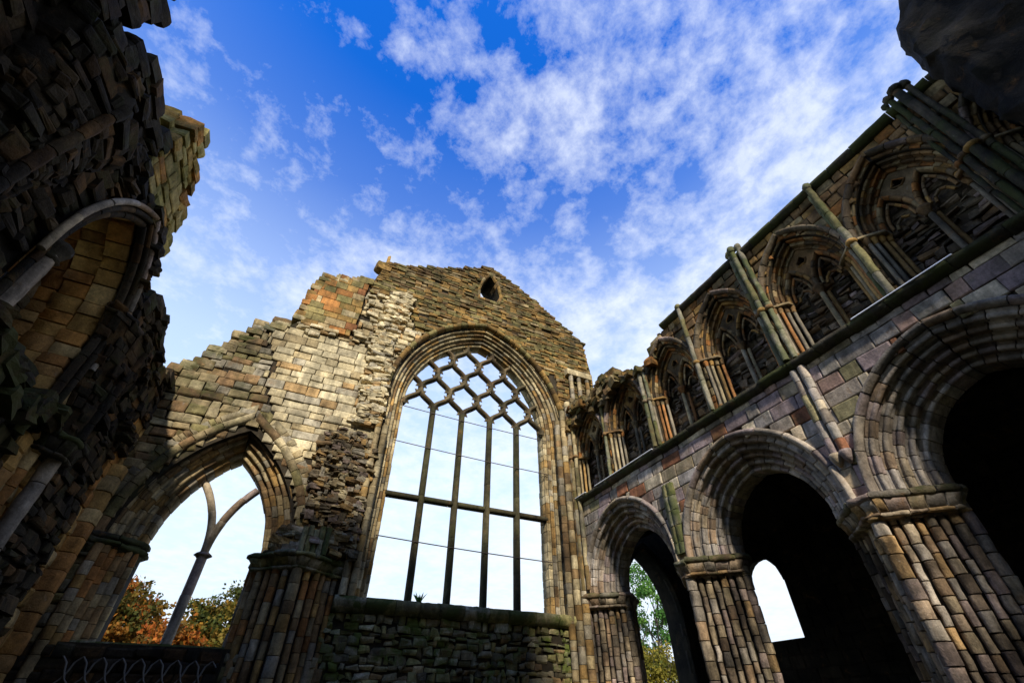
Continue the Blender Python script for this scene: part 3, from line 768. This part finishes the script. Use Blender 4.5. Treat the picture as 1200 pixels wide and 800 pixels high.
# ================================================================== SOUTH AISLE beyond the arcade
ais = thing('aisle_outer_wall', 'dark outer wall of the vaulted aisle with one small round headed window', 'wall', (15.3, 4, 0))
OUT = Fr((15.3, 0, 0), (0, 1, 0), (-1, 0, 0))
owin = [(10.98, 3.45), (12.62, 3.45), (12.62, 5.05)] + [(11.8 + .82 * cos(an), 5.05 + .85 * sin(an)) for an in [pi * k / 12 for k in range(1, 12)]] + [(10.98, 5.05)]
mb = MB('shade_stone')
slab(mb, OUT, [(-8, -.5), (15.5, -.5), (15.5, 9), (-8, 9)], [owin], 0, -.4, 'shade_stone')
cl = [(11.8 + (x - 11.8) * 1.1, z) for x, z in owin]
masonry(mb, OUT, -7, 14.2, 0, 7.5, lambda x, z: not pip(x, z, cl), 'shade_stone', (.26, .36), (.4, .8), (.02, .05))
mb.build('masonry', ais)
mb = MB('shade_stone')
op = [(OUT(x, z, 0), (OUT(x, z) - OUT(11.8, 4.7)).normalized(), OUT.ed) for x, z in owin[2:]]
sweep(mb, op, rect(.0, .16, -.3, .04), 'shade_stone', .3, rough=.012); mb.build('window_surround', ais)
vlt = thing('aisle_vault', 'shadowed stone vault roofing the aisle behind the arcade arches', 'vault', (12.6, 4, 6))
mb = MB('shade_stone'); n = 14; vs = []; fs = []
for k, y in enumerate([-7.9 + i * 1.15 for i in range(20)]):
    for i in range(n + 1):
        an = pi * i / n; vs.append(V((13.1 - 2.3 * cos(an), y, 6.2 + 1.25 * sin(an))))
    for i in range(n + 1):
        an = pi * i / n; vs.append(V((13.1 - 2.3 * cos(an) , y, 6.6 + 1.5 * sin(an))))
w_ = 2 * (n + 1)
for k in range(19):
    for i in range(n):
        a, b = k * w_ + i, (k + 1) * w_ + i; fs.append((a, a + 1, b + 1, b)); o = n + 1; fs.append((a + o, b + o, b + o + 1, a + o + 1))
mb.add(vs, fs, 'shade_stone')
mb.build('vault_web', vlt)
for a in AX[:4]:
    mb = MB('shade_stone'); sweep(mb, [(V((13.1 - 2.26 * cos(pi * i / 16), a, 6.15 + 1.2 * sin(pi * i / 16))), V((-cos(pi * i / 16), 0, sin(pi * i / 16))), V((0, 1, 0))) for i in range(17)], chamf(.25, .3, .07), 'shade_stone', .4)
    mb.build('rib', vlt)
aew = thing('aisle_end_wall', 'dark end wall of the vaulted aisle with a pointed opening onto trees', 'wall', (12.6, 14.5, 0))
SC2, SW2, SZ2, SR2 = 12.62, 1.3, 4.3, 2.7
mb = MB('shade_stone')
slab(mb, EAST, [(11.01, -.5), (15.3, -.5), (15.3, 9), (11.01, 9)], [arch_poly(SC2, SW2, SZ2, SR2, .0, 14)], -.5, -1.35, 'shade_stone')
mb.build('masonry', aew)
mb = MB('shade_stone'); halves(mb, EAST, SC2, SW2, SZ2, SR2, order(0, .25, -.4, .3, .06), 'shade_stone', .34, 0.); mb.build('opening_arch', aew)
roof_w = None

# ================================================================== NORTH AISLE WALL (left)
nor = thing('aisle_wall', 'dark broken aisle wall with tall arched window recess and torn vault springers', 'ruined wall', (-4.5, 7, 0))
NC, NW_, NZ, NR, NSILL = 8.05, 1.15, 6.9, 2.35, 5.3
lout = [(-8, -.5), (14.1, -.5), (14.1, 9.1), (13.51, 8.96), (12.56, 8.62), (11.6, 9.0), (11.1, 9.18), (10.2, 9.1), (9.92, 8.5), (9.45, 9.2), (9.25, 9.52), (8.69, 10.15), (8.89, 10.52), (8.2, 10.75), (8.36, 11.28),
        (7.75, 11.4), (7.6, 11.92), (7.38, 11.9), (7.07, 11.3), (6.85, 10.5), (6.29, 9.95), (5.8, 10.2), (5.28, 10.25), (4.85, 9.6), (4.7, 9.27), (4.15, 9.45), (4.39, 10.9), (3.6, 11.4), (1, 11.2), (-3, 11.5), (-8, 11)]
nh = arch_poly(NC, NW_, NZ, NR, NSILL, 14, .28)
mb = MB('mortar')
slab(mb, LEFT, lout, [nh], -.06, -1.5, 'shade_stone')
ncl = arch_poly(NC, NW_, NZ, NR, NSILL, 14, .42)
def l_ok(x, z): return pip(x, z, lout) and not pip(x, z, ncl)
def dressed(x, z): return (9.45 < x + .3 * n2(x, z, 1.2) < 11.0 and z < 6.6) or (x > 13.2 and z < 7.5)
stub = lambda x, z: x > 6.8 and x < 9.4 and z > 9.55
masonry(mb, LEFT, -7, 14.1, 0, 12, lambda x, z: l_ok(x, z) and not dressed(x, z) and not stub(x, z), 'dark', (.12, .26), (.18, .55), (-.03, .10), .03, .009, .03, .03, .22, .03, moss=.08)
masonry(mb, LEFT, 9, 14.1, 0, 8, lambda x, z: l_ok(x, z) and dressed(x, z), 'northdress', (.28, .4), (.3, .55), (.02, .06), .02, .012, .05, .03, .06)
masonry(mb, LEFT, 6.7, 9.4, 9.5, 12, lambda x, z: l_ok(x, z) and stub(x, z), 'pinn', (.2, .34), (.35, .7), (.0, .08), .015, .01, .03, .02, .05, moss=.3)
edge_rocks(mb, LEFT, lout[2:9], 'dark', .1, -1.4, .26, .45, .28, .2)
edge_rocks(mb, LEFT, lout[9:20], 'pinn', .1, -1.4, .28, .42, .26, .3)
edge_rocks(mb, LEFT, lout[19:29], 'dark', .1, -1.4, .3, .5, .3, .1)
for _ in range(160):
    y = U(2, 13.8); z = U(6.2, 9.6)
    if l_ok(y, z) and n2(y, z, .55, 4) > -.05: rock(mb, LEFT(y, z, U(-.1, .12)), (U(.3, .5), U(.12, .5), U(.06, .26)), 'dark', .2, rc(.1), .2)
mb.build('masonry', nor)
# window recess: deep dressed reveal and mouldings
mb = MB('northdress')
for (a0, d0, a1, d1) in ((0., -1.35, .05, -.92), (.05, -.91, .10, -.5), (.10, -.49, .15, -.12)):
    halves(mb, LEFT, NC, NW_, NZ, NR, [(a0, d0), (a1, d1), (.32, d1), (.32, d0)], 'northdress', .30, NSILL, jit=.025, rough=.02, gap=.012)
nwin = mb.build('window_reveal', nor)
mb = MB('dark')
halves(mb, LEFT, NC, NW_, NZ, NR, circ(.075, 9, .20, .0), 'dark', .5, 5.2)
halves(mb, LEFT, NC, NW_, NZ, NR, circ(.06, 9, .33, .08), 'dark', .5, 5.2)
halves(mb, LEFT, NC, NW_, NZ, NR, circ(.06, 9, .46, .13), 'voussoir', .6, 6.6)
mb.build('window_mouldings', nwin)
mb = MB('shade_stone')
slab(mb, LEFT, [(8.45, NSILL - .2), (9.3, NSILL - .2), (9.3, 7.5), (8.9, 8.2), (8.5, 7.9)], [], -1.2, -1.44, 'shade_stone')
masonry(mb, Fr((-5.7, 0, 0), (0, 1, 0), (1, 0, 0)), 8.4, 9.3, NSILL, 8, lambda x, z: pip(x, z, [(8.45, NSILL - .2), (9.3, NSILL - .2), (9.3, 7.5), (8.9, 8.2), (8.5, 7.9)]), 'back', (.25, .4), (.3, .6), (.0, .05), .02, .01, .04, .02)
mb.build('blocking', nwin)
mb = MB('colon')
sweep(mb, vpath(LEFT(6.72, 0, .1), NSILL - .2, 6.75), circ(.12, 10), 'voussoir', 1.4, rough=.012)
lathe(mb, LEFT(6.72, 6.62, .1), [(.12, 0), (.16, .05), (.13, .1), (.2, .24), (.21, .32)], 'ledge', 10, None, .02)
mb.build('jamb_shaft', nwin)
mb = MB('sill')
for _ in range(70): rock(mb, LEFT(U(6.6, 9.5), NSILL + U(-.25, .3), U(-.9, .12)), (U(.25, .6), U(.25, .55), U(.15, .35)), 'dark', .3, rc(.45), .2)
mb.build('window_sill', nwin)
# vault responds and torn springers
def north_respond(ax, zc, proto, hh, d0=.22):
    mb = MB('northdress')
    for s, d, r in ((-.34, .02, .12), (0, d0, .13), (.34, .02, .12)):
        sweep(mb, vpath(LEFT(ax + s, 0, d), -.1, zc - .15), circ(r, 10), 'voussoir' if s == 0 else 'northdress', .9 if s == 0 else .4, rough=.014)
    r_ = mb.build('vault_respond', nor)
    mb = MB('ledge')
    pl = [tuple(LEFT(ax + s, 0, d).xy) for s, d in ((-.5, -.1), (-.5, .14), (-.2, .4), (.2, .4), (.5, .14), (.5, -.1))]
    abacus(mb, pl, zc - .3, 'ledge', .1)
    stack(mb, pl, LEFT(ax, 0, 0).xy, [(zc - .3, .8), (zc + .1, .9)], 'ledge', .3, .02)
    mb.build('capital', r_)
    mb = MB('dark'); H = hh; vs = []; fs = []; NN = 11
    for i in range(15):
        t = i / 14; z = zc + .15 + H * t; hw = .34 + 1.05 * t ** 1.3; pr = .3 + proto * t ** 1.7
        if i == 14: hw *= .8; pr *= .7
        for j in range(NN):
            an = pi * j / (NN - 1); p = LEFT(ax - hw * cos(an), z, -.1 + (pr + .1) * sin(an) ** .8)
            vs.append(p + noise.noise_vector(p * 2.2) * .12 + noise.noise_vector(p * 7) * .04)
    for i in range(14):
        for j in range(NN - 1): fs.append((i * NN + j, i * NN + j + 1, (i + 1) * NN + j + 1, (i + 1) * NN + j))
    fs.append(tuple(range(14 * NN, 15 * NN)))
    mb.add(vs, fs, 'dark')
    class Fan:
        flip = False
        def __call__(f, a, z, d=0.):
            t = max(0, min(1, (z - zc - .15) / H)); hw = .34 + 1.05 * t ** 1.3; pr = .3 + proto * t ** 1.7; an = max(.02, min(pi - .02, a))
            return LEFT(ax - (hw + d) * cos(an), z, -.1 + (pr + .1 + d) * sin(an) ** .8)
    q = Fan(); q.flip = True
    masonry(mb, q, .02, 3.1, zc + .2, zc + H, lambda a, z: n2(a * 1.5, z, 1.2, ax) > -.32, 'dark', (.12, .24), (.18, .5), (.02, .12), .02, .008, .03, .03, .2, .06, moss=.08, back=-.1)
    sp = mb.build('vault_springer', r_)
    for an in (pi / 2,):
        mb = MB('voussoir'); pts = []
        for i in range(12):
            t = i / 13; hw = .36 + 1.05 * t ** 1.3; pr = .34 + proto * t ** 1.7
            pts.append((LEFT(ax - hw * cos(an), zc + .15 + H * t, -.06 + (pr + .1) * sin(an) ** .8), LEFT.es, (LEFT.ed * sin(an) - LEFT.es * cos(an))))
        sweep(mb, pts, circ(.085, 8), 'voussoir' if an != pi / 2 else 'dark', .35, rough=.02)
        mb.build('rib', r_)
north_respond(10.35, 5.35, .12, 2.5)
north_respond(4.9, 5.6, .28, 3.0)
mb = MB('northdress')
sweep(mb, [(LEFT(13.65, z, 0), LEFT.es, LEFT.ed) for z in (-.1, 2, 4, 6.3)], chamf(.42, .6, .08), 'northdress', .34, jit=.02, rough=.02)
mb.build('corner_pilaster', nor)

# unseen west front and towers behind the camera, shaped to shade the walls
wf = thing('shading_west_front', 'unseen west front and towers behind the camera, shaped to cast shade on the ruin', 'ruined wall', (-2, -12, 0))
WEST = Fr((0, -11, 0), (-1, 0, 0), (0, 1, 0))
mb = MB('shade_stone')
slab(mb, WEST, [(-11.5, -.5), (17, -.5), (17, 26.5), (14, 27.2), (9, 26.8), (.6, 27.2), (.4, 14), (-1, 12.6), (-4.9, 12.2), (-5.1, 22.5), (-8, 23.2), (-11.4, 22.8)], [arch_poly(-.5, 1.3, 3.5, 1.9, .0, 10)], 0, -1.6, 'mixed')
masonry(mb, WEST, -11.3, 16.8, 0, 26.5, lambda x, z: (x > .7 or z < 12 or x < -5.2 and z < 22) and not pip(x, z, arch_poly(-.5, 1.4, 3.5, 2., 0, 10)), 'mixed', (.4, .6), (.6, 1.1))
mb.build('masonry', wf)

# iron lattice under the sill of the left arch
lat = thing('lattice_grille', 'lattice of thin pale bars below the sill of the left arch', 'grille', (-2, 13.9, 0))
mb = MB('mesh')
x0, x1, zt = -3.55, -.7, 2.5
for k in range(-5, 14):
    for sg in (-1, 1):
        pts = []
        for i in range(41):
            t = i / 40; z = zt - 2.2 * t; x = x0 + k * .34 + sg * 2.2 * t * .62
            x += .04 * sg * sin(t * 2.2 * 2 * pi / .45)
            if x0 <= x <= x1: pts.append((EAST(x, z, .10 + .014 * sg), EAST.es, EAST.ed))
        if len(pts) > 2: sweep(mb, pts, circ(.022, 6), 'mesh', 9, 0, 0)
mb.build('lattice', lat)
mb = MB('mesh')
for z in (.3,): sweep(mb, [(EAST(x0, z, .1), ZUP, EAST.ed), (EAST(x1, z, .1), ZUP, EAST.ed)], circ(.025, 6), 'mesh', 9, 0, 0)
mb.build('rail', lat)

# ================================================================== trees and ground
def tree(name, label, cat, loc, h, cr, crz, leaf, nclump, nleaf, lsz, trunk=.22, group=None, base=.45, multi=1, cl=.55):
    t = thing(name, label, cat, loc, group); L0 = V(loc)
    mb = MB('bark')
    for q in range(multi):
        lean = V((U(-.1, .1), U(-.1, .1), 1)) if multi == 1 else V((U(-.35, .35), U(-.35, .35), 1))
        P = L0 + V((U(-.2, .2), U(-.2, .2), -.2)) if multi > 1 else L0 - V((0, 0, .2)); pts = []
        for i in range(12):
            pts.append(P.copy()); lean += V((U(-.12, .12), U(-.12, .12), 0)); P = P + lean.normalized() * h * .85 / 11
        def limb(pts, r0, r1):
            vs = []; fs = []; m = 7
            for i, p in enumerate(pts):
                r = r0 + (r1 - r0) * i / (len(pts) - 1)
                for j in range(m): vs.append(p + V((r * cos(2 * pi * j / m), r * sin(2 * pi * j / m), 0)))
            for i in range(len(pts) - 1):
                for j in range(m): fs.append((i * m + j, i * m + (j + 1) % m, (i + 1) * m + (j + 1) % m, (i + 1) * m + j))
            mb.add(vs, fs, 'bark')
        limb(pts, trunk / sqrt(multi), .03)
        for _ in range(16 if multi == 1 else 8):
            i = random.randint(4, 10); p = pts[i].copy(); d = V((U(-1, 1), U(-1, 1), U(.2, .9))).normalized(); bp = []
            for k in range(6): bp.append(p.copy()); d = (d + V((U(-.25, .25), U(-.25, .25), U(0, .2)))).normalized(); p = p + d * cr * .19
            limb(bp, trunk * .3, .012)
    mb.build('trunk', t)
    mb = MB(leaf)
    cz = h * (1 - .0) - crz
    for _ in range(nclump):
        u = V((random.gauss(0, 1), random.gauss(0, 1), random.gauss(0, 1))).normalized() * U(.45, 1.) ** .6
        k = 1 + .25 * noise.noise(u * 2 + L0)
        c = L0 + V((u.x * cr * k, u.y * cr * k, cz + u.z * crz * k)); hue = U(0, 1); rr = cl * U(.6, 1.35)
        if u.z < -base: continue
        for _ in range(nleaf):
            q = V((random.gauss(0, 1), random.gauss(0, 1), random.gauss(0, .7))) * rr * .5 + c
            a = V((U(-1, 1), U(-1, 1), U(-1, 1))).normalized(); b = a.cross(V((U(-1, 1), U(-1, 1), U(-1, 1)))).normalized(); s = lsz * U(.6, 1.3)
            mb.add([q - a * s, q - b * s * .6, q + a * s, q + b * s * .6], [(0, 1, 2, 3)], leaf, (max(0, min(.999, hue + U(-.2, .2))), U(0, 1), 0), False)
    mb.build('crown', t)
    return t
AG = 'autumn trees beyond the left arch'
tree('autumn_tree', 'russet and olive tree left of the forked mullion in the left arch', 'tree', (-13.6, 60, 0), 12.0, 4.6, 5.0, 'leaf_autumn', 260, 90, .22, .4, AG, cl=1.0)
tree('autumn_tree', 'bright orange low tree behind the foot of the forked mullion', 'tree', (-7.6, 57, 0), 8.0, 3.0, 3.5, 'leaf_rust', 170, 90, .2, .3, AG, cl=.95)
tree('autumn_tree', 'dark olive tree right of the forked mullion in the left arch', 'tree', (-3.6, 62, 0), 11.5, 4.6, 5.2, 'leaf_dull', 260, 90, .22, .4, AG, cl=1.0)
tree('autumn_tree', 'red tinged tree at the far left edge of the left arch opening', 'tree', (-21.5, 63, 0), 12.0, 4.6, 5.2, 'leaf_rust', 200, 90, .22, .4, AG, cl=1.0)
tree('green_tree', 'tall airy green tree with bare stems seen through the right arch', 'tree', (42.5, 52, 0), 17.2, 4.6, 5.2, 'leaf_green', 110, 90, .17, .35, None, .75, 4, .85)
tree('yellow_tree', 'yellow green rounded bushy tree below the airy green one', 'tree', (35.5, 42, 0), 6.9, 3.7, 3.4, 'leaf_yellow', 220, 100, .14, .2, None, .95, 4, .8)
wd = thing('weed_tuft', 'small green weed sprouting from the sill at the foot of the leftmost mullion', 'weed', EAST(3.75, 4.0, .1))
mb = MB('leaf_green')
for _ in range(26):
    p = EAST(3.75 + U(-.06, .06), 3.99, .1 + U(-.05, .05)); d = V((U(-.5, .5), U(-.5, .5), 1)).normalized(); l = U(.12, .32); x = V((U(-1, 1), U(-1, 1), 0)).normalized() * .016
    q = p + d * l * .6; e = p + d * l + V((d.x, d.y, 0)) * .1
    mb.add([p - x, p + x, q + x * 1.4, e, q - x * 1.4], [(0, 1, 2, 3, 4)], 'leaf_green', (U(0, 1), U(0, 1), 0), False)
mb.build('leaves', wd)
mb = MB('ground'); n = 60
vs = []; fs = []
for i in range(n + 1):
    for j in range(n + 1):
        x = (i / n - .5) * 2; y = (j / n - .5) * 2
        x = math.copysign(abs(x) ** 2.2, x) * 900; y = math.copysign(abs(y) ** 2.2, y) * 900
        k = max(0, min(1, (hypot(x, y) - 24) / 30)); vs.append(V((x, y, k * .6 * n2(x, y, .03))))
for i in range(n):
    for j in range(n): a = i * (n + 1) + j; fs.append((a, a + n + 1, a + n + 2, a + 1))
mb.add(vs, fs, 'ground')
g = mb.build('ground'); g['kind'] = 'structure'

# ================================================================== sky, sun, camera
SUN = V((-.24, -.74, .61)).normalized()
w = bpy.data.worlds.new('World'); SC.world = w; w.use_nodes = True
nt = w.node_tree; nt.nodes.clear()
out = nt.nodes.new('ShaderNodeOutputWorld'); bg = nt.nodes.new('ShaderNodeBackground'); nt.links.new(bg.outputs[0], out.inputs[0])
sky = nt.nodes.new('ShaderNodeTexSky'); sky.sky_type = 'NISHITA'; sky.sun_disc = False
sky.sun_elevation = math.asin(SUN.z); sky.sun_rotation = atan2(SUN.x, SUN.y)
sky.air_density = 1.0; sky.dust_density = .3; sky.ozone_density = 2.5
tc = nt.nodes.new('ShaderNodeTexCoord'); Dv = tc.outputs['Generated']
sx = nt.nodes.new('ShaderNodeSeparateXYZ'); nt.links.new(Dv, sx.inputs[0])
zz = math_(nt, 'MAXIMUM', sx.outputs[2], .02); zd = math_(nt, 'ADD', zz, .12)
cx = nt.nodes.new('ShaderNodeCombineXYZ')
nt.links.new(math_(nt, 'DIVIDE', sx.outputs[0], zd), cx.inputs[0]); nt.links.new(math_(nt, 'DIVIDE', sx.outputs[1], zd), cx.inputs[1])
mp = nt.nodes.new('ShaderNodeMapping'); mp.inputs['Rotation'].default_value = (0, 0, radians(-20)); mp.inputs['Scale'].default_value = (1.0, .95, 1); mp.inputs['Location'].default_value = (4.1, 1.2, .4)
nt.links.new(cx.outputs[0], mp.inputs[0])
big = nz(nt, mp.outputs[0], 2.1, 4, .55, .1); sm = nz(nt, mp.outputs[0], 13., 9, .66, .1); wisp = nz(nt, mp.outputs[0], 5., 8, .62, .5)
cov = math_(nt, 'ADD', math_(nt, 'MULTIPLY', big, .44), math_(nt, 'ADD', math_(nt, 'MULTIPLY', sm, .46), math_(nt, 'MULTIPLY', wisp, .26)))
bias = math_(nt, 'ADD', math_(nt, 'MULTIPLY', math_(nt, 'ADD', sx.outputs[0], -.15), .12), math_(nt, 'MULTIPLY', math_(nt, 'SUBTRACT', .8, sx.outputs[2]), .10))
cov = math_(nt, 'ADD', cov, bias)
mask = ramp(nt, cov, [(.54, 0.), (.62, .30), (.70, .62), (.82, .92)])
blue = mix(nt, 1, sky.outputs[0], (.085, .85, 2.1), 'MULTIPLY')
hz = ramp(nt, sx.outputs[2], [(0, 1.), (.3, .92), (.55, .66), (.7, .36), (.82, .10), (.92, .0)])
c = mix(nt, hz, blue, (5.1, 6.2, 7.1))
c = mix(nt, mask, c, (6.0, 6.4, 7.0))
c = mix(nt, 1, c, ramp(nt, math_(nt, 'ADD', math_(nt, 'MULTIPLY', sx.outputs[1], .5), .5), [(0., .5), (.5, 1.)]), 'MULTIPLY')   # unseen western half dimmed to weaken the fill light
nt.links.new(c, bg.inputs[0]); bg.inputs[1].default_value = .15
ld = bpy.data.lights.new('sun', 'SUN'); ld.energy = 5.0; ld.angle = radians(3); ld.color = (1, .94, .85)
lo = bpy.data.objects.new('sun', ld); COL.objects.link(lo); lo.rotation_euler = SUN.to_track_quat('Z', 'Y').to_euler(); lo.location = (0, 0, 40)
cd = bpy.data.cameras.new('camera'); cam = bpy.data.objects.new('camera', cd); COL.objects.link(cam)
cd.sensor_width = 36; cd.lens = 36 * 520 / 1200; cd.clip_start = .05; cd.clip_end = 4000
cam.location = (0, 0, 1.5); cam.rotation_euler = (radians(90 + 40.4), 0, radians(-25.4)); SC.camera = cam
vs_ = SC.view_settings; vs_.view_transform = 'Standard'; vs_.look = 'None'; vs_.gamma = 1; vs_.exposure = .2; vs_.use_curve_mapping = False
SC.cycles.max_bounces = 5; SC.cycles.diffuse_bounces = 3; SC.cycles.use_denoising = True
